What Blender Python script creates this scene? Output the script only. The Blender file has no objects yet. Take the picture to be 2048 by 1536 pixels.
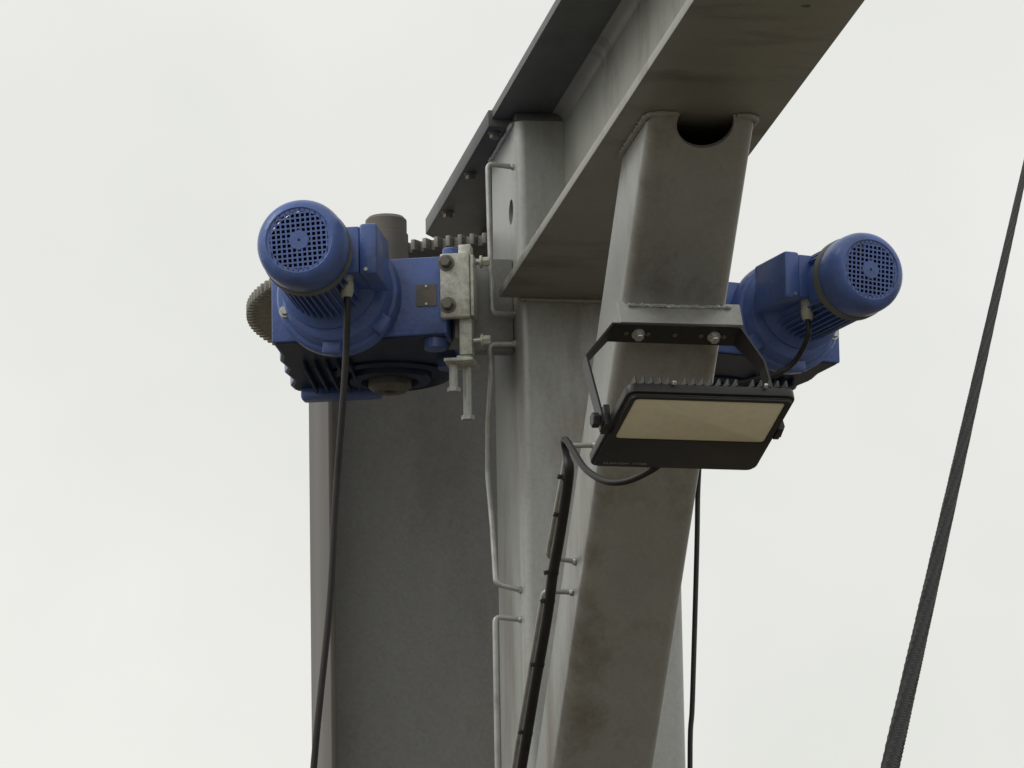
import bpy, bmesh, math, random
from mathutils import Vector, Matrix
R = math.radians
rnd = random.Random(7)
scene = bpy.context.scene
col = scene.collection
Z0 = 4.73          # height of the beam's underside above the ground; geometry below is given relative to it

# ------------------------------------------------------------------ camera
cam = bpy.data.cameras.new('camera')
cam.sensor_width = 36.0
cam.lens = 12085.2 / 2048 * 36
cam.clip_start, cam.clip_end = 0.1, 2000
cam_o = bpy.data.objects.new('camera', cam)
col.objects.link(cam_o)
r_ = Vector((0.98637, -0.163687, -0.016716)); u_ = Vector((-0.022298, -0.23364, 0.972068)); f_ = Vector((0.163021, 0.958446, 0.234105))
m = Matrix((r_, u_, -f_)).transposed().to_4x4()
m.translation = Vector((-2.17415, -12.03968, -3.1255 + Z0))
cam_o.matrix_world = m
scene.camera = cam_o

# ------------------------------------------------------------------ sky, sun, exposure
SUN_EL, SUN_AZ = R(42), R(262)      # azimuth clockwise from +y: from the left
w = bpy.data.worlds.new('World'); scene.world = w; w.use_nodes = True
nt = w.node_tree; N = nt.nodes; bg = N['Background']
sky = N.new('ShaderNodeTexSky'); sky.sky_type = 'NISHITA'; sky.sun_disc = False
sky.sun_elevation = SUN_EL; sky.sun_rotation = SUN_AZ; sky.dust_density = 6; sky.air_density = 2
tc = N.new('ShaderNodeTexCoord')
nz = N.new('ShaderNodeTexNoise'); nz.inputs['Scale'].default_value = 9.0; nz.inputs['Detail'].default_value = 5
cr = N.new('ShaderNodeValToRGB')
cr.color_ramp.elements[0].position = 0.25; cr.color_ramp.elements[0].color = (7.6, 7.75, 7.3, 1)
cr.color_ramp.elements[1].position = 0.75; cr.color_ramp.elements[1].color = (9.1, 9.05, 8.7, 1)
mx = N.new('ShaderNodeMix'); mx.data_type = 'RGBA'; mx.inputs[0].default_value = 0.94
nt.links.new(tc.outputs['Generated'], nz.inputs['Vector'])
nt.links.new(nz.outputs['Fac'], cr.inputs['Fac'])
nt.links.new(sky.outputs['Color'], mx.inputs[6]); nt.links.new(cr.outputs['Color'], mx.inputs[7])
nt.links.new(mx.outputs[2], bg.inputs['Color'])
bg.inputs['Strength'].default_value = 0.1
sun = bpy.data.lights.new('sun', 'SUN'); sun.energy = 0.75; sun.angle = R(22); sun.color = (1, 0.97, 0.92)
sun_o = bpy.data.objects.new('sun', sun); col.objects.link(sun_o)
sd = Vector((math.sin(SUN_AZ) * math.cos(SUN_EL), math.cos(SUN_AZ) * math.cos(SUN_EL), math.sin(SUN_EL)))
sun_o.rotation_euler = sd.to_track_quat('Z', 'Y').to_euler(); sun_o.location = (0, 0, 30)
vs = scene.view_settings
vs.view_transform = 'Standard'; vs.look = 'None'; vs.exposure = 0; vs.gamma = 1; vs.use_curve_mapping = False

# ------------------------------------------------------------------ materials
def mat(name, base, rough=0.5, metal=0.0, var=0.0, scale=6.0, dirt=None, dirt_amt=0.0, dirt_scale=2.5,
        stretch=(1, 1, 1), bump=0.0, bump_scale=120.0, coat=0.0, rough_var=0.0, speck=0.0, spec=0.5, chips=None):
    mt = bpy.data.materials.new(name); mt.use_nodes = True
    t = mt.node_tree; n = t.nodes; L = t.links; b = n['Principled BSDF']
    b.inputs['Roughness'].default_value = rough; b.inputs['Metallic'].default_value = metal
    b.inputs['Coat Weight'].default_value = coat; b.inputs['Specular IOR Level'].default_value = spec
    b.inputs['Base Color'].default_value = (*base, 1)
    g = n.new('ShaderNodeNewGeometry')
    mp = n.new('ShaderNodeMapping'); mp.inputs['Scale'].default_value = stretch
    L.new(g.outputs['Position'], mp.inputs['Vector'])
    out = None
    if var > 0:
        a = n.new('ShaderNodeTexNoise'); a.inputs['Scale'].default_value = scale; a.inputs['Detail'].default_value = 7; a.inputs['Roughness'].default_value = 0.62
        L.new(mp.outputs['Vector'], a.inputs['Vector'])
        rp = n.new('ShaderNodeValToRGB'); e = rp.color_ramp.elements
        e[0].position = 0.3; e[1].position = 0.7
        e[0].color = (*[c * (1 - var) for c in base], 1); e[1].color = (*[min(1, c * (1 + var)) for c in base], 1)
        L.new(a.outputs['Fac'], rp.inputs['Fac']); out = rp.outputs['Color']
        if rough_var:
            mr = n.new('ShaderNodeMapRange'); mr.inputs[3].default_value = rough - rough_var; mr.inputs[4].default_value = rough + rough_var
            L.new(a.outputs['Fac'], mr.inputs[0]); L.new(mr.outputs[0], b.inputs['Roughness'])
    if speck > 0:
        v = n.new('ShaderNodeTexVoronoi'); v.inputs['Scale'].default_value = 130
        L.new(g.outputs['Position'], v.inputs['Vector'])
        hs = n.new('ShaderNodeMix'); hs.data_type = 'RGBA'; hs.blend_type = 'OVERLAY'; hs.inputs[0].default_value = speck
        L.new(out, hs.inputs[6])
        bw = n.new('ShaderNodeRGBToBW'); L.new(v.outputs['Color'], bw.inputs[0]); L.new(bw.outputs[0], hs.inputs[7])
        out = hs.outputs[2]
    if dirt:
        d = n.new('ShaderNodeTexNoise'); d.inputs['Scale'].default_value = dirt_scale; d.inputs['Detail'].default_value = 9; d.inputs['Roughness'].default_value = 0.68
        mp2 = n.new('ShaderNodeMapping'); mp2.inputs['Scale'].default_value = stretch; mp2.inputs['Location'].default_value = (3.1, 1.7, 5.3)
        L.new(g.outputs['Position'], mp2.inputs['Vector']); L.new(mp2.outputs['Vector'], d.inputs['Vector'])
        dm = n.new('ShaderNodeMapRange'); dm.inputs[1].default_value = 0.52; dm.inputs[2].default_value = 0.78; dm.inputs[3].default_value = 0; dm.inputs[4].default_value = dirt_amt
        L.new(d.outputs['Fac'], dm.inputs[0])
        k = n.new('ShaderNodeMix'); k.data_type = 'RGBA'; k.inputs[7].default_value = (*dirt, 1)
        L.new(dm.outputs[0], k.inputs[0])
        if out: L.new(out, k.inputs[6])
        else: k.inputs[6].default_value = (*base, 1)
        out = k.outputs[2]
    if chips:
        c1 = n.new('ShaderNodeTexNoise'); c1.inputs['Scale'].default_value = 55; c1.inputs['Detail'].default_value = 3
        L.new(g.outputs['Position'], c1.inputs['Vector'])
        cm = n.new('ShaderNodeMapRange'); cm.inputs[1].default_value = 0.68; cm.inputs[2].default_value = 0.72; cm.inputs[3].default_value = 0; cm.inputs[4].default_value = 0.75
        L.new(c1.outputs['Fac'], cm.inputs[0])
        ck = n.new('ShaderNodeMix'); ck.data_type = 'RGBA'; ck.inputs[7].default_value = (*chips, 1)
        L.new(cm.outputs[0], ck.inputs[0]); L.new(out, ck.inputs[6]); out = ck.outputs[2]
    if out: L.new(out, b.inputs['Base Color'])
    if bump > 0:
        bn = n.new('ShaderNodeTexNoise'); bn.inputs['Scale'].default_value = bump_scale; bn.inputs['Detail'].default_value = 4
        L.new(g.outputs['Position'], bn.inputs['Vector'])
        bp = n.new('ShaderNodeBump'); bp.inputs['Strength'].default_value = bump; bp.inputs['Distance'].default_value = 0.004
        L.new(bn.outputs['Fac'], bp.inputs['Height']); L.new(bp.outputs['Normal'], b.inputs['Normal'])
    return mt

M = dict(
    galv=mat('galvanised steel', (0.385, 0.395, 0.382), 0.44, 0.4, var=0.07, scale=3.0, dirt=(0.14, 0.092, 0.055), dirt_amt=0.7, dirt_scale=2.6, stretch=(2.4, 2.4, 0.6), bump=0.05, bump_scale=45, rough_var=0.08, speck=0.06),
    beam=mat('weathered galvanised beam', (0.315, 0.318, 0.29), 0.46, 0.4, var=0.08, scale=3.0, dirt=(0.060, 0.046, 0.028), dirt_amt=0.8, dirt_scale=2.6, stretch=(0.8, 2.4, 1.2), bump=0.06, bump_scale=45, rough_var=0.08, speck=0.06),
    shade_steel=mat('shade-dark flange steel', (0.10, 0.105, 0.105), 0.5, 0.35, var=0.2, scale=4.0, dirt=(0.012, 0.014, 0.017), dirt_amt=0.95, dirt_scale=2.0, stretch=(1.6, 1.0, 1.2), bump=0.06, bump_scale=45),  # shade of the recess below the top flange, put into the steel colour
    mast=mat('dull dark galvanised mast', (0.262, 0.262, 0.252), 0.55, 0.3, var=0.06, scale=2.6, dirt=(0.12, 0.095, 0.07), dirt_amt=0.4, dirt_scale=2.4, stretch=(1.8, 1.8, 0.9), bump=0.05, bump_scale=45, rough_var=0.06, speck=0.08),
    stained=mat('brown stained mast edge', (0.105, 0.096, 0.087), 0.55, 0.2, var=0.15, scale=3, dirt=(0.07, 0.055, 0.045), dirt_amt=0.6, dirt_scale=3, stretch=(2, 2, 0.4)),
    shade_cast=mat('shade-dark casting', (0.020, 0.031, 0.078), 0.45, 0, var=0.3, scale=20, dirt=(0.035, 0.034, 0.034), dirt_amt=0.5, dirt_scale=18, bump=0.15, bump_scale=120, spec=0.3),  # underside shade of the gearbox painted in as a near-black blue
    zinc=mat('bright zinc plate', (0.52, 0.53, 0.47), 0.45, 0.25, var=0.2, scale=45, dirt=(0.16, 0.14, 0.10), dirt_amt=0.5, dirt_scale=25, bump=0.2, bump_scale=150, speck=0.2),
    rod=mat('galvanised rod', (0.42, 0.43, 0.41), 0.42, 0.3, var=0.2, scale=22, dirt=(0.14, 0.10, 0.07), dirt_amt=0.6, dirt_scale=14),
    weld=mat('weld bead', (0.42, 0.44, 0.42), 0.4, 0.4, var=0.25, scale=90, bump=0.4, bump_scale=200),
    blue=mat('blue machine enamel', (0.086, 0.146, 0.405), 0.32, 0, var=0.14, scale=18, dirt=(0.045, 0.05, 0.06), dirt_amt=0.85, dirt_scale=7, bump=0.22, bump_scale=110, rough_var=0.1, spec=0.5, chips=(0.13, 0.14, 0.17)),
    dust=mat('dusty cast rim', (0.15, 0.155, 0.135), 0.6, 0, var=0.2, scale=30, dirt=(0.06, 0.08, 0.13), dirt_amt=0.5, dirt_scale=14),
    blackin=mat('dark inside', (0.006, 0.006, 0.007), 0.7),
    cap=mat('grey shaft cover', (0.15, 0.135, 0.115), 0.55, 0.1, var=0.12, scale=16),
    hub=mat('machined hub', (0.15, 0.147, 0.135), 0.5, 0.25, var=0.25, scale=30),
    gear=mat('weathered gear steel', (0.25, 0.24, 0.215), 0.5, 0.35, var=0.25, scale=35, dirt=(0.05, 0.04, 0.03), dirt_amt=0.5, dirt_scale=20),
    plate=mat('dull nameplate', (0.12, 0.105, 0.085), 0.4, 0.3, var=0.15, scale=60),
    bolt=mat('dull bolt steel', (0.16, 0.15, 0.13), 0.45, 0.4, var=0.2, scale=60),
    brightbolt=mat('zinc bolt', (0.48, 0.5, 0.46), 0.3, 0.6, var=0.15, scale=60),
    gland=mat('grey nylon gland', (0.42, 0.42, 0.35), 0.5, 0, var=0.08, scale=50),
    rubber=mat('black cable', (0.014, 0.013, 0.013), 0.5, 0, var=0.3, scale=30, dirt=(0.06, 0.055, 0.05), dirt_amt=0.3, dirt_scale=15),
    lampblack=mat('black lamp casting', (0.017, 0.0165, 0.018), 0.42, 0, var=0.2, scale=25, dirt=(0.05, 0.05, 0.05), dirt_amt=0.3, dirt_scale=12, bump=0.1, bump_scale=200),
    yoke=mat('black painted yoke', (0.022, 0.022, 0.024), 0.38, 0.1, var=0.15, scale=20),
    phosphor=mat('diffuser panel', (0.95, 0.90, 0.70), 0.4, 0, var=0.05, scale=60, dirt=(0.62, 0.56, 0.44), dirt_amt=0.25, dirt_scale=9),
    print_=mat('grey print', (0.30, 0.30, 0.29), 0.5),
    rope=mat('greased wire rope', (0.009, 0.008, 0.007), 0.65, 0.0, var=0.3, scale=40, spec=0.2),
    ground=mat('asphalt yard', (0.115, 0.096, 0.066), 0.9, 0, var=0.25, scale=0.8, bump=0.4, bump_scale=40),
)

# ------------------------------------------------------------------ helpers
FO = {}
def tag(o, label=None, cat=None, group=None, kind=None):
    if label: o['label'] = label
    if cat: o['category'] = cat
    if group: o['group'] = group
    if kind: o['kind'] = kind
    return o
def thing(name, label, cat, loc=(0, 0, 0), rotz=0.0, group=None):
    """Empty at the thing's base; loc relative to the beam's underside."""
    o = bpy.data.objects.new(name, None); col.objects.link(o)
    o.empty_display_size = 0.1
    o.location = (loc[0], loc[1], loc[2] + Z0); o.rotation_euler = (0, 0, rotz)
    FO[o.name] = Vector(loc)
    return tag(o, label, cat, group)
def finish(bm, smooth=38, recalc=True):
    if recalc: bmesh.ops.recalc_face_normals(bm, faces=bm.faces)
    me = bpy.data.meshes.new('mesh'); bm.to_mesh(me); bm.free()
    if smooth:
        for p in me.polygons: p.use_smooth = True
        me.set_sharp_from_angle(angle=R(smooth))
    return me
def root_of(o):
    while o.parent: o = o.parent
    return o
def obj(name, bm, mt, parent=None, local=False, smooth=38, recalc=True):
    """Link bm as ONE mesh object. Vertices are in beam coordinates unless local=True."""
    if not local:
        off = -FO[root_of(parent).name] if parent else Vector((0, 0, Z0))
        bmesh.ops.translate(bm, vec=off, verts=bm.verts)
    me = finish(bm, smooth, recalc); me.name = name; me.materials.append(mt)
    o = bpy.data.objects.new(name, me); col.objects.link(o); o.parent = parent
    return o
def inst(name, me, parent, mtx):
    o = bpy.data.objects.new(name, me); col.objects.link(o); o.parent = parent
    o.matrix_local = mtx
    return o
def frame(z, x=None):
    z = Vector(z).normalized()
    if x is None: x = Vector((1, 0, 0)) if abs(z.x) < 0.9 else Vector((0, 1, 0))
    x = Vector(x); x = (x - z * x.dot(z)).normalized(); y = z.cross(x)
    return Matrix((x, y, z)).transposed()
def B(): return bmesh.new()
def add_box(bm, lo, hi, bev=0.0, mtx=None, seg=2):
    c = [(a + b) / 2 for a, b in zip(lo, hi)]; s = [abs(b - a) for a, b in zip(lo, hi)]
    t = B(); bmesh.ops.create_cube(t, size=1)
    for v in t.verts: v.co = Vector((v.co.x * s[0] + c[0], v.co.y * s[1] + c[1], v.co.z * s[2] + c[2]))
    if bev: bmesh.ops.bevel(t, geom=t.edges[:], offset=bev, segments=seg, profile=0.5, affect='EDGES')
    if mtx: bmesh.ops.transform(t, matrix=mtx, verts=t.verts)
    merge(bm, t)
def merge(bm, t):
    vm = {v: bm.verts.new(v.co) for v in t.verts}
    for f in t.faces:
        try: bm.faces.new([vm[v] for v in f.verts])
        except ValueError: pass
    t.free()
def add_prism(bm, poly, a, b, mtx=None, bev=0.0):
    """poly (x, y) extruded along z from a to b."""
    t = B()
    lo = [t.verts.new((x, y, a)) for x, y in poly]; hi = [t.verts.new((x, y, b)) for x, y in poly]
    t.faces.new(lo[::-1]); t.faces.new(hi); n = len(poly)
    for i in range(n): t.faces.new((lo[i], lo[(i + 1) % n], hi[(i + 1) % n], hi[i]))
    if bev:
        bmesh.ops.recalc_face_normals(t, faces=t.faces)
        bmesh.ops.bevel(t, geom=t.edges[:], offset=bev, segments=2, profile=0.5, affect='EDGES')
    if mtx: bmesh.ops.transform(t, matrix=mtx, verts=t.verts)
    merge(bm, t)
def add_lathe(bm, prof, c, axis, seg=40, x=None, start=0.0, end=None):
    """prof: (radius, distance along axis). Radius 0 closes the end."""
    F = frame(axis, x); c = Vector(c); rings = []
    for r, t in prof:
        if r < 1e-6: rings.append([bm.verts.new(c + F @ Vector((0, 0, t)))])
        else: rings.append([bm.verts.new(c + F @ Vector((r * math.cos(2 * math.pi * i / seg + start), r * math.sin(2 * math.pi * i / seg + start), t))) for i in range(seg)])
    for a, b in zip(rings, rings[1:]):
        for i in range(seg):
            j = (i + 1) % seg
            if len(a) == 1 and len(b) == 1: continue
            if len(a) == 1: bm.faces.new((a[0], b[i], b[j]))
            elif len(b) == 1: bm.faces.new((a[i], a[j], b[0]))
            else: bm.faces.new((a[i], a[j], b[j], b[i]))
def add_cyl(bm, p0, p1, r, seg=24, r1=None, bev=0.0):
    p0, p1 = Vector(p0), Vector(p1); L = (p1 - p0).length; r1 = r if r1 is None else r1
    if bev: prof = [(0, 0), (r - bev, 0), (r, bev), (r1, L - bev), (r1 - bev, L), (0, L)]
    else: prof = [(0, 0), (r, 0), (r1, L), (0, L)]
    add_lathe(bm, prof, p0, p1 - p0, seg)
def smooth_path(pts, sub=6):
    P = [Vector(p) for p in pts]; out = []
    for i in range(len(P) - 1):
        p0 = P[max(i - 1, 0)]; p1 = P[i]; p2 = P[i + 1]; p3 = P[min(i + 2, len(P) - 1)]
        for k in range(sub):
            t = k / sub
            out.append(0.5 * ((2 * p1) + (-p0 + p2) * t + (2 * p0 - 5 * p1 + 4 * p2 - p3) * t * t + (-p0 + 3 * p1 - 3 * p2 + p3) * t ** 3))
    out.append(P[-1]); return out
def round_path(pts, rad=0.02, n=5):
    """Polyline with rounded corners (bent rod)."""
    P = [Vector(p) for p in pts]; out = [P[0]]
    for i in range(1, len(P) - 1):
        a = (P[i - 1] - P[i]); b = (P[i + 1] - P[i]); q = min(rad, a.length / 2, b.length / 2)
        s = P[i] + a.normalized() * q; e = P[i] + b.normalized() * q
        for k in range(n + 1):
            t = k / n; out.append(s * (1 - t) ** 2 + P[i] * 2 * t * (1 - t) + e * t * t)
    out.append(P[-1]); return out
def add_tube(bm, path, r, seg=10, jitter=0.0):
    path = [Vector(p) for p in path]; rings = []; prev = None
    for i, p in enumerate(path):
        d = (path[min(i + 1, len(path) - 1)] - path[max(i - 1, 0)]).normalized()
        F = frame(d, prev); prev = F.col[0].copy()
        rr = (r(i / (len(path) - 1)) if callable(r) else r) * (1 + rnd.uniform(-jitter, jitter))
        rings.append([bm.verts.new(p + F @ Vector((rr * math.cos(2 * math.pi * k / seg), rr * math.sin(2 * math.pi * k / seg), 0))) for k in range(seg)])
    for a, b in zip(rings, rings[1:]):
        for k in range(seg): bm.faces.new((a[k], a[(k + 1) % seg], b[(k + 1) % seg], b[k]))
    bm.faces.new(rings[0][::-1]); bm.faces.new(rings[-1])
def rrect(hw, hh, r, n=5):
    out = []
    for cx, cy, a0 in ((hw - r, hh - r, 0), (-hw + r, hh - r, 90), (-hw + r, -hh + r, 180), (hw - r, -hh + r, 270)):
        for k in range(n + 1):
            a = R(a0 + 90 * k / n); out.append((cx + r * math.cos(a), cy + r * math.sin(a)))
    return out
def hollow(center, ax, ay, d, hw, hh, r, t, end0, end1):
    """Hollow section along d; end0/end1 map a line (point, d) to its cut point."""
    bm = B(); rings = []
    for prof in (rrect(hw, hh, r), rrect(hw - t, hh - t, max(r - t, 0.002))):
        for e in (end0, end1):
            rings.append([bm.verts.new(e(Vector(center) + ax * x + ay * y, d)) for x, y in prof])
    o0, o1, i0, i1 = rings; n = len(o0)
    for k in range(n):
        j = (k + 1) % n
        bm.faces.new((o0[k], o0[j], o1[j], o1[k])); bm.faces.new((i0[k], i1[k], i1[j], i0[j]))
        bm.faces.new((o0[k], i0[k], i0[j], o0[j])); bm.faces.new((o1[k], o1[j], i1[j], i1[k]))
    return bm
def cut(o, bmc):
    off = -FO[root_of(o).name]; bmesh.ops.translate(bmc, vec=off, verts=bmc.verts)
    me = finish(bmc, 0); c = bpy.data.objects.new('cutter', me); col.objects.link(c)
    c.matrix_world = Matrix.Translation(root_of(o).location)
    md = o.modifiers.new('cut', 'BOOLEAN'); md.object = c; md.operation = 'DIFFERENCE'; md.solver = 'EXACT'
    bpy.context.view_layer.update()
    dg = bpy.context.evaluated_depsgraph_get()
    new = bpy.data.meshes.new_from_object(o.evaluated_get(dg))
    o.modifiers.clear(); o.data = new
    for p in new.polygons: p.use_smooth = True
    new.set_sharp_from_angle(angle=R(38))
    bpy.data.objects.remove(c)
def hexbolt_mesh(name, r, h, mt, washer=True):
    bm = B()
    if washer: add_lathe(bm, [(0, 0), (r * 1.35, 0), (r * 1.35, h * 0.22), (0, h * 0.22)], (0, 0, 0), (0, 0, 1), 20)
    z = h * 0.2 if washer else 0
    add_lathe(bm, [(0, z), (r, z), (r, h * 0.86), (r * 0.86, h), (0, h)], (0, 0, 0), (0, 0, 1), 6)
    me = finish(bm, 25); me.name = name; me.materials.append(mt); return me
def at_dir(p, z, x=None):
    return Matrix.Translation(Vector(p)) @ frame(z, x).to_4x4()
def line_z(z): return lambda p, d: p + d * ((z - p.z) / d.z)
def line_y(y): return lambda p, d: p + d * ((y - p.y) / d.y)
X, Y, Z = Vector((1, 0, 0)), Vector((0, 1, 0)), Vector((0, 0, 1))
GZ = -Z0

# ------------------------------------------------------------------ ground
bm = B(); bmesh.ops.create_grid(bm, x_segments=2, y_segments=2, size=400)
g = obj('ground', bm, M['ground'], None, local=True, smooth=0, recalc=False); tag(g, kind='structure')

# ------------------------------------------------------------------ the welded crane frame: column, beam, brace
fr = thing('crane_frame', 'light grey galvanised steel column with overhead beam and diagonal brace', 'crane frame', (0.058, 0.165, GZ))
# column (hollow section) with a round hole in its left side
colbm = hollow((0.058, 0.165, 0), X, Y, Z, 0.168, 0.165, 0.022, 0.012, line_z(GZ + 0.002), line_z(0.386))
column = obj('column', colbm, M['galv'], fr)
c = B(); add_cyl(c, (-0.2, 0.071, 0.205), (-0.06, 0.071, 0.205), 0.027, 32); cut(column, c)
bm = B(); add_box(bm, (-0.26, -0.13, GZ), (0.38, 0.46, GZ + 0.03), 0.004); obj('base_plate', bm, M['galv'], column)
# guide rods welded to the column's left side
def rods(parent, paths, r=0.0056):
    for pts in paths:
        b = B(); add_tube(b, round_path(pts, 0.013), r, 10); o = obj('guide_rod', b, M['rod'], parent)
def welds(parent, spots, s=0.0075):
    for p in spots:
        b = B(); t = B(); bmesh.ops.create_icosphere(t, subdivisions=2, radius=s)
        for v in t.verts: v.co *= rnd.uniform(0.8, 1.15)
        bmesh.ops.translate(t, vec=p, verts=t.verts); merge(b, t); obj('weld_bead', b, M['weld'], parent)
cl = -0.108
rods(column, [
    [(cl, 0.030, 0.292), (-0.165, 0.030, 0.298), (-0.166, 0.012, 0.13), (-0.165, 0.002, -0.034), (cl, 0.040, -0.026)],
    [(cl, 0.038, -0.089), (-0.165, 0.048, -0.089), (-0.163, 0.044, -0.150), (-0.166, 0.074, -0.254), (-0.165, 0.094, -0.357), (-0.165, 0.048, -0.474), (-0.165, 0.014, -0.607), (cl, 0.029, -0.616)],
    [(cl, 0.034, -0.677), (-0.165, 0.031, -0.672), (-0.166, 0.026, -0.83), (-0.165, 0.031, -0.99), (-0.165, 0.03, -1.45), (cl, 0.03, -1.46)]])
welds(column, [(cl - .003, .030, .292), (cl - .003, .040, -.026), (cl - .003, .038, -.089), (cl - .003, .029, -.616), (cl - .003, .034, -.677)])
# beam: web (with root fillets), flanges, cap plate
bm = B(); add_box(bm, (-0.007, -7, 0.0205), (0.007, -0.001, 0.4035))
web = obj('beam', bm, M['beam'], fr)
def fillet(sx, z, sz, rad=0.024, n=5):
    pts = [(0, 0)] + [(rad - rad * math.sin(R(90 * k / n)), rad - rad * math.cos(R(90 * k / n))) for k in range(n + 1)][::-1]
    b = B(); poly = [(sx * (0.0072 + px), z + sz * py) for px, py in pts]
    mt = Matrix(((1, 0, 0, 0), (0, 0, -1, 0), (0, 1, 0, 0), (0, 0, 0, 1)))
    add_prism(b, poly, 0.002, 7, mt); obj('root_fillet', b, M['beam'], web)
for sx in (-1, 1): fillet(sx, 0.0207, 1); fillet(sx, 0.4033, -1)
bm = B(); add_box(bm, (-0.15, -7, 0), (0.15, -0.001, 0.02), 0.0015); bf = obj('bottom_flange', bm, M['beam'], web)
c = B(); p = (0.053, -2.094, 0); add_cyl(c, (p[0], p[1], -.05), (p[0], p[1], .05), 0.009, 20); cut(bf, c)
bm = B(); add_box(bm, (-0.15, -7, 0.404), (0.15, 0.058, 0.424), 0.0015); obj('top_flange', bm, M['shade_steel'], web)
bm = B()
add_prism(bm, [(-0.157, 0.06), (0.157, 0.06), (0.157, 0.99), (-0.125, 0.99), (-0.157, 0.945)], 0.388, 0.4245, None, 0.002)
cp = obj('cap_plate', bm, M['shade_steel'], web)
hb = hexbolt_mesh('cap_bolt', 0.0105, 0.014, M['bolt'])
for q in ((-0.137, 0.105), (-0.137, 0.43), (-0.137, 0.75)):
    inst('bolt', hb, cp, at_dir(Vector((q[0], q[1], 0.3878)) - FO[fr.name], (0, 0, -1)))
bm = B(); add_cyl(bm, (0.02, 0.93, 0.2345), (0.02, 0.93, 0.3878), 0.055, 32); obj('pivot_pin', bm, M['bolt'], web)
bm = B(); add_box(bm, (-0.108, 0.0, 0.3863), (0.224, 0.0575, 0.4038), 0.001); obj('packing_plate', bm, M['shade_steel'], column)
# weld seam flange to column
bm = B(); add_tube(bm, [(-0.108 + 0.334 * k / 60, -0.004 + rnd.uniform(-.001, .001), -0.003 + rnd.uniform(-.001, .001)) for k in range(61)], 0.006, 8, 0.25)
obj('weld_seam', bm, M['beam'], column)
bm = B(); add_tube(bm, [(-0.111 + rnd.uniform(-.001, .001), 0.02 + 0.29 * k / 50, 0.3835) for k in range(51)], 0.006, 8, 0.25)
obj('weld_seam', bm, M['galv'], column)
# brace: 200 mm hollow section, hole notched in its upper front
d = Vector((0, 0.7424, -0.6701)); nrm = Vector((0, -0.6701, -0.7424))
bc = Vector((0.0054, -1.411, 0)) - nrm * 0.102
brace = obj('brace', hollow(bc, X, -nrm, d, 0.102, 0.102, 0.022, 0.010, line_z(-0.001), line_y(-0.002)), M['galv'], fr)
hc = Vector((0.0115, -1.411, 0)) + d * 0.024
c = B(); add_cyl(c, hc + nrm * 0.03, hc - nrm * 0.03, 0.054, 48); cut(brace, c)
# weld round the brace head
bm = B()
ring = [line_z(-0.0025)(bc + X * x + (-nrm) * y, d) for x, y in rrect(0.1045, 0.1045, 0.022, 6)]
dens = []
for a, b_ in zip(ring, ring[1:] + ring[:1]):
    k = max(1, int((b_ - a).length / 0.006))
    for i in range(k):
        q = a.lerp(b_, i / k)
        dens.append(q)
seg_ = []
def in_notch(q): return abs(q.x - 0.0115) < 0.052 and q.y < -1.38
runs = []; cur = []
for q in dens:
    if in_notch(q):
        if cur: runs.append(cur)
        cur = []
    else: cur.append(q + Vector((rnd.uniform(-1, 1), rnd.uniform(-1, 1), 0)) * 0.0012)
runs.append(cur)
for rn in runs:
    if len(rn) > 2: add_tube(bm, rn, 0.0066, 8, 0.28)
obj('weld_seam', bm, M['galv'], brace)
# guide rods on the brace
bl = -0.0945
rods(brace, [
    [(bl, -0.776, -0.493), (-0.150, -0.776, -0.495), (-0.154, -0.545, -0.667), (bl, -0.543, -0.676)],
    [(bl, -0.503, -0.729), (-0.155, -0.502, -0.727), (-0.156, -0.172, -0.968), (-0.157, 0.0, -1.11), (-0.1, 0.004, -1.12)]], 0.0052)
welds(brace, [(bl - .004, -.776, -.493), (bl - .004, -.543, -.676), (bl - .004, -.503, -.729)], 0.0078)
# lamp carrier: angle iron welded across the brace face
hang = Vector((0, -0.52, -0.854)).normalized()         # direction the yoke legs point
lat = Vector((0.997, 0.075, 0.0)).normalized()
mp0 = Vector((0.0142, -1.085, -0.2945))
back = hang.cross(X).normalized()                      # across the shelf
if back.y < 0: back = -back
cF = Matrix((X, -back, hang)).transposed().to_4x4()    # x lateral, y towards viewer, z along hang
cF.translation = mp0 - hang * 0.012
bm = B()
add_box(bm, (-0.119, -0.004, 0.0), (0.119, 0.004, 0.056), 0.0015, cF)
add_box(bm, (-0.105, -0.046, 0.044), (0.105, -0.0041, 0.0500), 0.0015, cF)
carrier = obj('lamp_carrier', bm, M['galv'], brace)
bm = B(); add_tube(bm, [cF @ Vector((-0.1 + 0.2 * k / 50, 0.006 + rnd.uniform(-.0012, .0012), 0.012 + rnd.uniform(-.001, .001))) for k in range(51)], lambda t: 0.0036, 8, 0.22)
obj('weld_seam', bm, M['weld'], brace)

# ------------------------------------------------------------------ rear mast
mast = thing('mast', 'tall dark grey steel mast with recessed web behind the light column', 'mast', (-0.015, 1.0, GZ))
bm = B(); add_box(bm, (-0.383, 0.975, GZ + 0.03), (0.353, 0.987, 0.2)); obj('web', bm, M['mast'], mast)
bm = B(); add_box(bm, (-0.397, 0.84, GZ + 0.03), (-0.3835, 1.16, 0.2), 0.003); obj('flange', bm, M['stained'], mast)
bm = B(); add_box(bm, (0.3535, 0.84, GZ + 0.03), (0.367, 1.16, 0.2), 0.003); obj('flange', bm, M['mast'], mast)
bm = B(); add_box(bm, (-0.40, 0.83, 0.2005), (0.37, 1.17, 0.2145), 0.002); obj('top_plate', bm, M['mast'], mast)
bm = B(); add_cyl(bm, (0.0, 1.0, 0.2147), (0.0, 1.0, 0.2340), 0.165, 48); obj('turntable', bm, M['mast'], mast)
bm = B(); add_box(bm, (-0.55, 0.55, GZ), (0.52, 1.45, GZ + 0.0295), 0.004); obj('base_plate', bm, M['mast'], mast)

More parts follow.
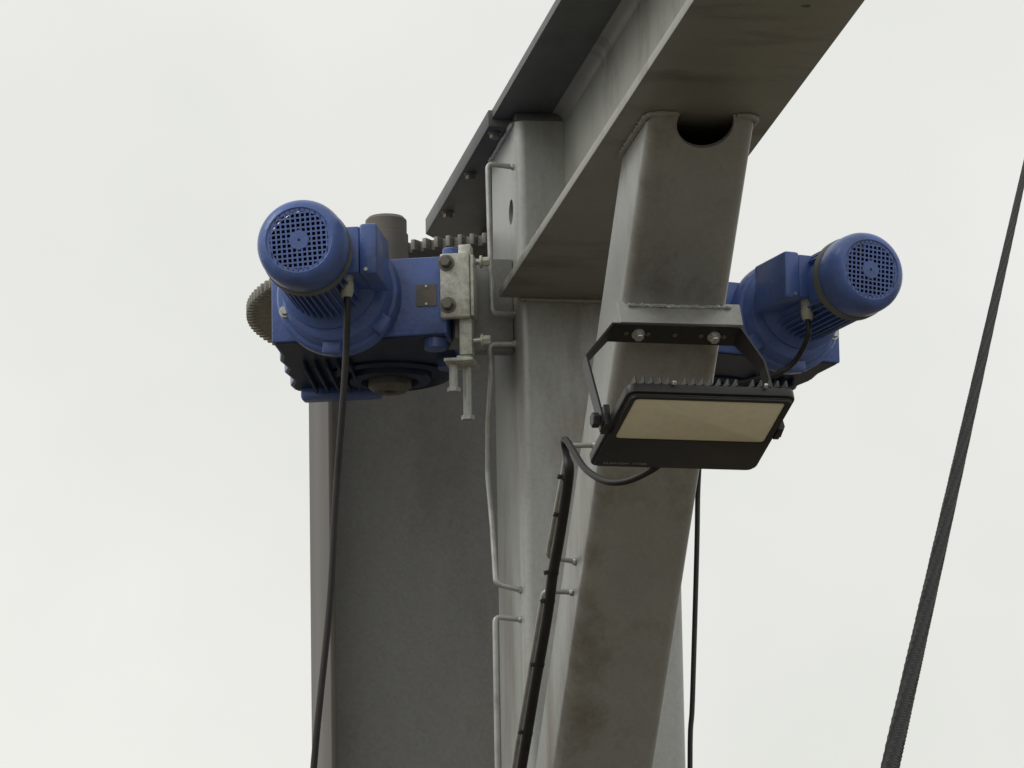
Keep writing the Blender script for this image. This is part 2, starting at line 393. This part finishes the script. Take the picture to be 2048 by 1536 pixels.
# ------------------------------------------------------------------ slewing gear segment round the mast
rc = Vector((0.04, 1.0, 0.0))
gear = thing('slewing_gear', 'toothed steel gear rim behind the left blue gearbox', 'gear', (0.10, 1.05, 0.2345))
R0, R1, RT = 0.30, 0.625, 0.647
A0, A1 = R(-128), R(6)
def pol(r, a): return (r * math.sin(a), -r * math.cos(a))
bm = B(); na = 72
poly = [pol(R1, A0 + (A1 - A0) * k / na) for k in range(na + 1)] + [pol(R0, A1 + (A0 - A1) * k / na) for k in range(na + 1)]
add_prism(bm, poly, 0.001, 0.023)
obj('rim', bm, M['gear'], gear, local=True)
pitch = 0.0262
tb = B()
prof = [(-0.0085, -0.003), (0.0085, -0.003), (0.0075, 0.008), (0.0045, 0.0215), (-0.0045, 0.0215), (-0.0075, 0.008)]
add_prism(tb, prof, 0.0, 0.024, None, 0.0015)
tm = finish(tb, 30); tm.name = 'tooth'; tm.materials.append(M['gear'])
nt_ = int((A1 - A0) * R1 / pitch)
for k in range(nt_):
    a = A0 + (k + 0.5) * pitch / R1
    q = Vector((*pol(R1, a), 0)); out = q.normalized()
    inst('tooth', tm, gear, Matrix.Translation(q) @ Matrix((out.cross(Z), out, Z)).transposed().to_4x4())

# ------------------------------------------------------------------ gear motors
def gear_motor(label, loc, phi, s, size=1.0):
    """u to the right, v away from the viewer, w up from the gearbox's underside; s = -1 mirrors u."""
    t = thing('gear_motor', label, 'gear motor', loc, -R(phi), 'pair of blue gear motors beside the column')
    t.scale = (size,) * 3
    def P(u, v, w): return Vector((s * u, v, w))
    def O(name, bm, mt, parent=t, smooth=38):
        if s < 0:
            for v_ in bm.verts: v_.co.x *= -1
        return obj(name, bm, mt, parent, local=True, smooth=smooth)
    # gearbox body
    bm = B()
    arc = [(0.0 + 0.132 * math.cos(R(a)), -0.055 + 0.132 * math.sin(R(a))) for a in range(0, 81, 10)]
    poly = [(-0.190, -0.370), (0.180, -0.370), (0.180, -0.12)] + arc + [(-0.07, 0.082), (-0.190, 0.082), (-0.222, 0.062), (-0.224, 0.02), (-0.208, -0.03), (-0.214, -0.10), (-0.200, -0.14), (-0.205, -0.20), (-0.192, -0.26)]
    add_prism(bm, poly, 0.0, 0.166, None, 0.004)
    gb = O('gearbox', bm, M['blue'])
    bm = B(); add_box(bm, (-0.204, 0.030, -0.028), (-0.03, 0.072, 0.001), 0.007); O('foot_rib', bm, M['blue'], gb)
    for k in range(5):
        bm = B(); u0 = -0.158 + k * 0.024
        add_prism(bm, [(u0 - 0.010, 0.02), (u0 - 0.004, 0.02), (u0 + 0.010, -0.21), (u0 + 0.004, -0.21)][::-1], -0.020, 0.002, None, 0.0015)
        O('cooling_rib', bm, M['shade_cast'], gb)
    for k, (du, dv) in enumerate(((0.150, -0.335), (0.150, -0.16))):
        bm = B(); add_cyl(bm, (du, dv, -0.026), (du, dv, 0.004), 0.024, 24, bev=0.003); O('mounting_boss', bm, M['blue'], gb)
    bm = B(); add_cyl(bm, (0.186, -0.342, 0.150), (0.186, -0.342, 0.188), 0.018, 20, bev=0.003); O('mounting_boss', bm, M['blue'], gb)
    bm = B(); add_prism(bm, [(x * 0.955 - 0.001, (y + 0.14) * 0.965 - 0.14) for x, y in poly], -0.003, 0.0005); O('shade_sheet', bm, M['shade_cast'], gb)  # thin sheet added to carry the painted underside shade
    # bearing cover rings and hub beneath
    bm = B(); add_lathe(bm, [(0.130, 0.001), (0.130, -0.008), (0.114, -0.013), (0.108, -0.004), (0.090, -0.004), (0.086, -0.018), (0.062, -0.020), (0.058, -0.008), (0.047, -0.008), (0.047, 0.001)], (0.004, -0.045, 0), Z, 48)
    O('bearing_cover', bm, M['shade_cast'], gb)
    hbm = B(); add_lathe(hbm, [(0, -0.024), (0.011, -0.024), (0.013, -0.040), (0.034, -0.040), (0.046, -0.030), (0.046, 0.001), (0, 0.001)], (0.004, -0.045, 0), Z, 40)
    O('output_hub', hbm, M['hub'])
    # shaft cover on top
    bm = B(); add_lathe(bm, [(0, 0.160), (0.047, 0.160), (0.047, 0.298), (0.0442, 0.2995), (0.0442, 0.330), (0.038, 0.337), (0, 0.340)], (0.004, -0.07, 0), Z, 40)
    O('shaft_cover', bm, M['cap'])
    # name plate with two rivets
    bm = B(); add_box(bm, (0.117, -0.3725, 0.060), (0.159, -0.3703, 0.106)); npl = O('nameplate', bm, M['plate'])
    for wv in (0.064, 0.102):
        bm = B(); add_cyl(bm, (0.138, -0.3727, wv), (0.138, -0.3755, wv), 0.0026, 12); O('rivet', bm, M['brightbolt'], npl)
    # motor: axis along -v
    ax = (-0.055, 0, 0.106)
    fl = B(); c0 = (-0.044, -0.370, 0.090)
    add_lathe(fl, [(0, 0.0), (0.128, 0.0), (0.130, 0.004), (0.130, 0.026), (0.125, 0.034), (0.118, 0.036), (0.108, 0.064), (0.100, 0.068), (0, 0.068)], c0, (0, -1, 0), 64)
    flange = O('motor_flange', fl, M['blue'])
    fb = hexbolt_mesh('flange_bolt', 0.0095, 0.012, M['brightbolt'])
    for a in (150, 198, 318):
        q = P(c0[0] + 0.115 * math.cos(R(a)), -0.410, c0[2] + 0.115 * math.sin(R(a)))
        inst('bolt', fb, flange, at_dir(q, (0, -1, 0)))
    for a in (-38, -95):
        mt = Matrix.Translation((c0[0], -0.405, c0[2])) @ Matrix.Rotation(R(-a + 90), 4, 'Y')
        bm = B(); add_box(bm, (-0.02, -0.02, 0.096), (0.02, 0.012, 0.134), 0.006, mt); O('flange_lug', bm, M['blue'], flange)
    bm = B(); add_lathe(bm, [(0.102, 0), (0.102, 0.016), (0.084, 0.028), (0.077, 0.040), (0.077, 0.252), (0, 0.252)], (ax[0], -0.43, ax[2]), (0, -1, 0), 48)
    mh = O('motor_housing', bm, M['blue'])
    fb_ = B(); add_box(fb_, (-0.0018, -0.684, 0.0755), (0.0018, -0.462, 0.0880), 0.0008, None, 1)
    fm = finish(fb_, 30); fm.name = 'cooling_fin'; fm.materials.append(M['blue'])
    for k in range(40):
        a = k * 9.0
        if 55 < a < 125: continue        # terminal box side
        inst('cooling_fin', fm, mh, Matrix.Translation(P(ax[0], 0, ax[2])) @ Matrix.Rotation(R(s * a), 4, 'Y'))
    # fan cover with open grille
    bm = B()
    prof = [(0.0905, 0.037), (0.0915, 0.039), (0.0915, 0.090), (0.0905, 0.104), (0.0870, 0.116), (0.0815, 0.1245), (0.0745, 0.130), (0.0685, 0.132), (0.0665, 0.1305), (0.0665, 0.127), (0.0735, 0.1255), (0.0795, 0.121), (0.0845, 0.113), (0.088, 0.102), (0.089, 0.09), (0.089, 0.037)]
    add_lathe(bm, prof + [prof[0]], (ax[0], -0.652, ax[2]), (0, -1, 0), 64); bmesh.ops.remove_doubles(bm, verts=bm.verts, dist=1e-5)
    fc = O('fan_cover', bm, M['blue'])
    bm = B(); add_lathe(bm, [(0.0889, -0.001), (0.0889, -0.006), (0.0932, -0.006), (0.0932, 0.014), (0.0928, 0.0155), (0.0920, 0.0195), (0.0919, -0.0005), (0.0889, -0.001)], (ax[0], -0.689, ax[2]), (0, -1, 0), 64)
    O('cover_rim', bm, M['dust'], fc)
    bm = B(); gv = -0.7805; rg = 0.0672; pt = 0.0103; rot = Matrix.Translation((ax[0], gv, ax[2])) @ Matrix.Rotation(R(-3), 4, 'Y')
    for k in range(-6, 6):
        x = (k + 0.5) * pt
        L = math.sqrt(rg * rg - x * x)
        add_box(bm, (x - 0.00175, -0.0012, -L), (x + 0.00175, 0.0012, L), 0, rot)
        add_box(bm, (-L, -0.0010, x - 0.00175), (L, 0.0010, x + 0.00175), 0, rot)
    add_lathe(bm, [(0.0605, -0.0011), (0.0676, -0.0011), (0.0676, 0.0012), (0.0605, 0.0012), (0.0605, -0.0011)], (ax[0], gv, ax[2]), (0, -1, 0), 48)
    add_lathe(bm, [(0.003, 0.0022), (0.0208, 0.0020), (0.0216, 0.0008), (0.0216, -0.0013), (0, -0.0013)], (ax[0], gv, ax[2]), (0, -1, 0), 8)
    O('grille', bm, M['blue'], fc, smooth=20)
    bm = B(); add_cyl(bm, (ax[0], gv - 0.0004, ax[2]), (ax[0], gv - 0.0026, ax[2]), 0.0030, 10); O('cover_screw', bm, M['blackin'], fc)
    # cooling fan inside
    bm = B(); add_cyl(bm, (ax[0], -0.70, ax[2]), (ax[0], -0.75, ax[2]), 0.02, 16)
    for k in range(9):
        mt = Matrix.Translation((ax[0], -0.725, ax[2])) @ Matrix.Rotation(R(40 * k), 4, 'Y')
        add_box(bm, (-0.0012, -0.02, 0.018), (0.0012, 0.02, 0.078), 0, mt)
    add_lathe(bm, [(0, 0), (0.084, 0), (0.084, 0.003), (0, 0.003)], (ax[0], -0.69, ax[2]), (0, -1, 0), 32)
    O('fan', bm, M['blackin'], fc)
    # terminal box on the inner side
    bm = B(); add_box(bm, (-0.006, -0.622, 0.074), (0.0405, -0.480, 0.172), 0.004); tbx = O('terminal_box', bm, M['blue'])
    bm = B(); add_box(bm, (0.041, -0.628, 0.068), (0.078, -0.474, 0.176), 0.007); O('box_lid', bm, M['blue'], tbx)
    bm = B(); add_cyl(bm, (0.055, -0.6275, 0.078), (0.055, -0.6315, 0.078), 0.004, 10); O('lid_screw', bm, M['brightbolt'], tbx)
    gp = (0.010, -0.598, 0.074)
    bm = B(); add_lathe(bm, [(0, 0.002), (0.0140, 0.002), (0.0140, -0.012), (0.0128, -0.013), (0.0145, -0.016), (0.0145, -0.034), (0.0105, -0.045), (0.0, -0.045)], gp, Z, 12)
    O('cable_gland', bm, M['gland'], tbx)
    mw = Matrix.Translation(Vector(loc)) @ Matrix.Rotation(-R(phi), 4, 'Z') @ Matrix.Scale(size, 4)
    return mw, mw @ P(gp[0], gp[1], gp[2] - 0.040)

mwl, gl_l = gear_motor('blue gear motor on the left with its fan grille facing out over the open sky', (-0.3227, 0.38, -0.086), 18, 1)
mwr, gl_r = gear_motor('blue gear motor on the right, partly hidden by the diagonal brace', (0.3329, 0.3683, -0.1026), -15, -1, 0.93)

# ------------------------------------------------------------------ zinc bracket between left gearbox and column
br = thing('motor_bracket', 'pale zinc bracket plate with two hex bolts holding the left gearbox', 'bracket', mwl @ Vector((0.25, -0.36, 0.02)))
mwb = mwl @ Matrix.Translation((-0.046, -0.016, 0.002))
def bo(name, lo, hi, bev, mt, parent=br):
    b = B(); add_box(b, lo, hi, bev, mwb); return obj(name, b, mt, parent)
bp_ = bo('bracket_plate', (0.2165, -0.380, 0.025), (0.279, -0.3585, 0.1625), 0.004, M['zinc'])
bb = hexbolt_mesh('bracket_bolt', 0.0125, 0.020, M['bolt'])
for uu, ww in ((0.2300, 0.142), (0.2330, 0.051)):
    inst('bolt', bb, bp_, Matrix.Translation(-FO[br.name]) @ mwb @ at_dir((uu, -0.3798, ww), (0, -1, 0)))
pp = bo('clamp_bar', (0.252, -0.3575, -0.050), (0.279, -0.325, 0.186), 0.003, M['zinc'])
bo('side_plate', (0.2795, -0.376, 0.028), (0.287, -0.33, 0.158), 0.002, M['zinc'])
bo('cross_plate', (0.222, -0.378, -0.068), (0.283, -0.29, -0.0605), 0.0015, M['zinc'])
bo('cross_web', (0.245, -0.352, -0.0600), (0.275, -0.33, -0.0505), 0.001, M['zinc'])
sb = hexbolt_mesh('side_bolt', 0.010, 0.020, M['zinc'])
for ww in (0.150, -0.018):
    b = B(); add_cyl(b, (0.279, -0.342, ww), (0.302, -0.342, ww), 0.006, 12); bmesh.ops.transform(b, matrix=mwb, verts=b.verts)
    obj('stud', b, M['brightbolt'], br)
    inst('bolt', sb, br, Matrix.Translation(-FO[br.name]) @ mwb @ at_dir((0.296, -0.342, ww), (1, 0, 0)))
for (uu, vv, w1, w2) in ((0.238, -0.35, -0.068, -0.118), (0.262, -0.32, -0.068, -0.172)):
    b = B(); add_cyl(b, (uu, vv, w1 + 0.002), (uu, vv, w2), 0.0095, 16, r1=0.0095); add_lathe(b, [(0, 0), (0.014, 0), (0.014, -0.009), (0, -0.009)], (uu, vv, w2), Z, 6)
    bmesh.ops.transform(b, matrix=mwb, verts=b.verts); obj('threaded_rod', b, M['rod'], br)
# arm reaching to the column
b = B(); add_box(b, (-0.205, 0.06, -0.10), (-0.1105, 0.10, 0.10), 0.003); obj('arm', b, M['mast'], br)
b = B(); add_box(b, (-0.245, 0.0, -0.09), (-0.2055, 0.10, 0.09), 0.003); obj('arm', b, M['mast'], br)

# ------------------------------------------------------------------ flood light on its yoke
a_ = Vector((0.9908, 0.1336, 0.0230)).normalized(); b_v = Vector((-0.1192, 0.9397, -0.3207)); b_v = (b_v - a_ * b_v.dot(a_)).normalized()
n_ = -(a_.cross(b_v))                                   # the face looks down and forward
lc = Vector((0.0078, -1.22, -0.5695))
lamp = thing('flood_light', 'black LED flood light with tan diffuser hanging from a yoke on the brace', 'flood light', lc)
LF = Matrix((a_, -b_v, n_)).transposed().to_4x4()       # x along the width, y up the face, z out of the face
LF.translation = Vector((0, 0, 0))
def lo_(name, bm, mt, parent=lamp, smooth=38):
    bmesh.ops.transform(bm, matrix=LF, verts=bm.verts); return obj(name, bm, mt, parent, local=True, smooth=smooth)
W, H = 0.166, 0.134
bm = B(); add_prism(bm, rrect(W, H, 0.018, 4), -0.022, -0.004, None, 0.002); add_prism(bm, rrect(W - 0.006, H - 0.006, 0.014, 4), -0.0039, 0.0, None, 0.0012)
housing = lo_('housing', bm, M['lampblack'])
bm = B(); add_prism(bm, rrect(W - 0.022, H - 0.02, 0.012, 3), -0.034, -0.0222); hb_ = lo_('back_box', bm, M['lampblack'])
fbm = B(); add_box(fbm, (-0.0016, -H + 0.006, -0.037), (0.0016, H + 0.001, -0.0221), 0.0006, None, 1); bmesh.ops.transform(fbm, matrix=LF, verts=fbm.verts)
fme = finish(fbm, 30); fme.name = 'heat_fin'; fme.materials.append(M['lampblack'])
for k in range(19):
    if k in (5, 13): continue
    inst('heat_fin', fme, housing, Matrix.Translation(a_ * (-0.148 + k * 0.0165)))
# diffuser, dark glass border and front ledge
bm = B(); y1 = H - 0.017; y0 = y1 - 0.139
def rr_off(x0, x1, ya, yb, r): return [(px + (x0 + x1) / 2, py + (ya + yb) / 2) for px, py in rrect((x1 - x0) / 2, (yb - ya) / 2, r, 4)]
add_prism(bm, rr_off(-0.147, 0.147, y0, y1, 0.008), 0.0002, 0.0022, None, 0.0006); lo_('diffuser', bm, M['phosphor'])
bm = B()
o_ = rr_off(-0.158, 0.158, y0 - 0.008, y1 + 0.010, 0.012); i_ = rr_off(-0.148, 0.148, y0 - 0.001, y1 + 0.001, 0.008)
for z_a, z_b in ((0.0004, 0.0034),):
    t4 = [[bm.verts.new((x, y, z)) for x, y in prf] for prf, z in ((o_, z_a), (o_, z_b), (i_, z_b), (i_, z_a))]
    n4 = len(o_)
    for q in range(4):
        A4, B4 = t4[q], t4[(q + 1) % 4]
        for k in range(n4): bm.faces.new((A4[k], A4[(k + 1) % n4], B4[(k + 1) % n4], B4[k]))
lo_('bezel', bm, M['lampblack'])
# faint maker's lettering, too small to read: short strokes of two words
bm = B(); x = -0.142
for wi in (9, 5):
    for k in range(wi):
        wd = rnd.choice((0.0035, 0.0045, 0.0052)); x0 = x
        add_box(bm, (x0, -0.1185, 0.0001), (x0 + 0.0012, -0.1115, 0.0004))
        yb = rnd.choice((-0.1185, -0.1155, -0.1125)); add_box(bm, (x0 + 0.0012, yb, 0.0001), (x0 + wd, yb + 0.0012, 0.0004))
        if rnd.random() < 0.6: add_box(bm, (x0 + wd - 0.001, -0.1173, 0.0001), (x0 + wd, -0.1127, 0.0004))
        x += wd + 0.0016
    x += 0.005
lo_('lettering', bm, M['print_'], housing)
# rim screws
sc = hexbolt_mesh('rim_screw', 0.0042, 0.006, M['brightbolt'], False)
for (px, py) in ((-0.158, H - 0.028), (-0.075, H + 0.0035), (0.105, H + 0.0035), (0.02, -H - 0.002)):
    inst('rim_screw', sc, housing, LF @ at_dir((px, py, -0.020), (0, 1 if py > 0 else -1, -0.6)))
# side pivot lugs and knobs
for sx in (-1, 1):
    bm = B()
    add_prism(bm, [(-0.026, -0.040), (0.026, -0.040), (0.018, 0.0), (-0.018, 0.0)], 0, 0.012, Matrix(((0, 0, sx, sx * W - sx * 0.001), (1, 0, 0, 0), (0, 1, 0, -0.002), (0, 0, 0, 1))), 0.0015)
    lo_('pivot_lug', bm, M['lampblack'])
    if sx < 0:
        bm = B(); add_cyl(bm, (sx * (W + 0.0155), 0, -0.022), (sx * (W + 0.030), 0, -0.022), 0.0145, 6, bev=0.002)
        lo_('pivot_bolt', bm, M['lampblack'])
# yoke: flat bar bent to a trapezoid, legs down to the pivots
yb0 = mp0 + hang * 0.0352 - lc                          # underside of the carrier
piv = [LF @ Vector((sx * (W + 0.0135), 0, -0.022)) for sx in (-1, 1)]
yl = (piv[1] - piv[0]).normalized(); mid = (piv[0] + piv[1]) / 2
yc = yb0 + hang * 0.0105 + back * 0.022
ydn = (mid - yc); ydn = (ydn - yl * ydn.dot(yl)).normalized(); ywd = ydn.cross(yl).normalized()
if ywd.y < 0: ywd = -ywd
legL = (mid - yc).dot(ydn)
yc = mid - ydn * legL
half = (piv[1] - piv[0]).length / 2
pth = [(-half, legL + 0.016), (-half, 0.080), (-0.113, 0.0), (0.147, 0.0), (half, 0.080), (half, legL + 0.016)]
wid = [0.015, 0.015, 0.024, 0.024, 0.015, 0.015]
bm = B(); th = 0.004; prevs = None
def offset2(i):
    def nrm2(a, b): dx, dy = b[0] - a[0], b[1] - a[1]; l = math.hypot(dx, dy); return (-dy / l, dx / l)
    ns = []
    if i > 0: ns.append(nrm2(pth[i - 1], pth[i]))
    if i < len(pth) - 1: ns.append(nrm2(pth[i], pth[i + 1]))
    nx = sum(q[0] for q in ns) / len(ns); ny = sum(q[1] for q in ns) / len(ns); l2 = nx * nx + ny * ny
    return nx / l2, ny / l2
for i, (px, py) in enumerate(pth):
    ox, oy = offset2(i); rgn = []
    for (t_, w_) in ((0, -1), (0, 1), (1, 1), (1, -1)):
        q = yc + yl * (px + ox * th * t_) + ydn * (py + oy * th * t_) + ywd * (w_ * wid[i])
        rgn.append(bm.verts.new(q))
    if prevs:
        for k in range(4): bm.faces.new((prevs[k], prevs[(k + 1) % 4], rgn[(k + 1) % 4], rgn[k]))
    else: bm.faces.new(rgn)
    prevs = rgn
bm.faces.new(prevs[::-1])
yoke = obj('yoke', bm, M['yoke'], lamp, local=True, smooth=20)
yb_ = hexbolt_mesh('yoke_bolt', 0.0095, 0.013, M['brightbolt'])
for px in (-0.056, 0.096):
    inst('bolt', yb_, yoke, at_dir(yc + yl * px + ydn * 0.0041, ydn, yl))
bm = B()
for px in (-0.080, -0.036, 0.018, 0.070, 0.116):
    add_lathe(bm, [(0, 0), (0.0048, 0), (0.0048, 0.0012), (0, 0.0012)], yc + yl * px + ydn * 0.0042, ydn, 14)
obj('slot_hole', bm, M['bolt'], yoke, local=True)

# ------------------------------------------------------------------ cables
def cable(name, label, path, r, group=None, z0=None):
    b = B(); add_tube(b, path, r, 12)
    o = obj(name, b, M['rubber']); tag(o, label, 'cable', group); return o
pth_ = [gl_l, gl_l + Vector((0.0, 0.0, -0.05)), (-0.499, -0.178, -0.165), (-0.504, -0.165, -0.262), (-0.517, -0.13, -0.468), (-0.529, -0.12, -0.674), (-0.550, -0.11, -0.878), (-0.563, -0.1, -1.016), (-0.61, -0.05, -1.6), (-0.62, 0.1, -3.0), (-0.62, 0.15, GZ + 0.008)]
cable('motor_cable', 'black cable hanging from the left motor down past the dark mast', smooth_path(pth_), 0.0070)
pr_ = [gl_r, gl_r + Vector((0, 0, -0.04)), (0.455, -0.1, -0.146), (0.418, -0.09, -0.172), (0.365, -0.06, -0.182), (0.315, 0.0, -0.188), (0.298, 0.10, -0.24), (0.294, 0.15, -0.347), (0.287, 0.15, -0.498), (0.270, 0.15, -0.8186), (0.2613, 0.15, -0.9627), (0.25, 0.15, -1.6), (0.246, 0.15, -3.0), (0.246, 0.15, GZ + 0.006)]
cable('motor_cable', 'thin black cable looping from the right motor and hanging straight down behind the brace', smooth_path(pr_), 0.0056)
lp = [(-0.020, -1.105, -0.592), (-0.046, -1.092, -0.612), (-0.088, -1.06, -0.6275), (-0.122, -1.02, -0.620), (-0.147, -0.95, -0.582), (-0.156, -0.87, -0.528), (-0.160, -0.825, -0.498), (-0.162, -0.798, -0.489), (-0.158, -0.782, -0.498), (-0.153, -0.779, -0.520),
      (-0.150, -0.777, -0.548), (-0.149, -0.722, -0.598), (-0.150, -0.648, -0.662), (-0.151, -0.585, -0.709), (-0.150, -0.53, -0.758), (-0.151, -0.476, -0.807), (-0.152, -0.380, -0.879), (-0.152, -0.282, -0.953), (-0.152, -0.17, -1.037), (-0.152, -0.03, -1.147), (-0.150, 0.02, -1.4), (-0.15, 0.04, -2.5), (-0.15, 0.05, GZ + 0.012)]
lcab = cable('lamp_cable', 'thick black cable looping from the flood light and tied along the brace rod', smooth_path(lp), lambda t: 0.0066 if t < 0.40 else min(0.0108, 0.0066 + (t - 0.40) * 0.12))
# cable ties round cable and rod
for (px, py, pz) in ((-0.152, -0.765, -0.556), (-0.150, -0.70, -0.617), (-0.151, -0.588, -0.707), (-0.150, -0.535, -0.753), (-0.1515, -0.41, -0.857), (-0.152, -0.262, -0.968)):
    b = B(); dd = Vector((0, 0.76, -0.65)); add_lathe(b, [(0.0088, -0.0022), (0.0116, -0.0022), (0.0116, 0.0022), (0.0088, 0.0022), (0.0088, -0.0022)], (px, py, pz), dd, 14)
    add_box(b, (-0.0075, -0.004, -0.004), (0.0, 0.004, 0.004), 0.001, Matrix.Translation((px - 0.011, py, pz)) @ Matrix.Rotation(rnd.uniform(-.4, .4), 4, 'Y'))
    bmesh.ops.translate(b, vec=(0, 0, Z0), verts=b.verts)
    o = obj('cable_tie', b, M['rubber'], None, local=True); o.parent = lcab

# ------------------------------------------------------------------ stranded wire rope passing in front, right
p_near, p_far = Vector((-1.093, -7.4353, -2.3066)), Vector((1.3509, 1.3881, 0.6991))
dr = (p_far - p_near).normalized()
p0 = p_near + dr * ((GZ - p_near.z) / dr.z); p1 = p_far + dr * 4
rope = thing('wire_rope', 'dark twisted steel wire rope slanting up across the sky at right', 'wire rope', p0)
F = frame(dr); Lr = (p1 - p0).length
for k in range(6):
    b = B(); n = int(Lr / 0.012); path = []
    for i in range(n + 1):
        tt = Lr * i / n; an = 2 * math.pi * (tt / 0.095 + k / 6)
        path.append(F @ Vector((0.0049 * math.cos(an), 0.0049 * math.sin(an), tt)))
    add_tube(b, path, 0.0031, 6); obj('strand', b, M['rope'], rope, local=True)
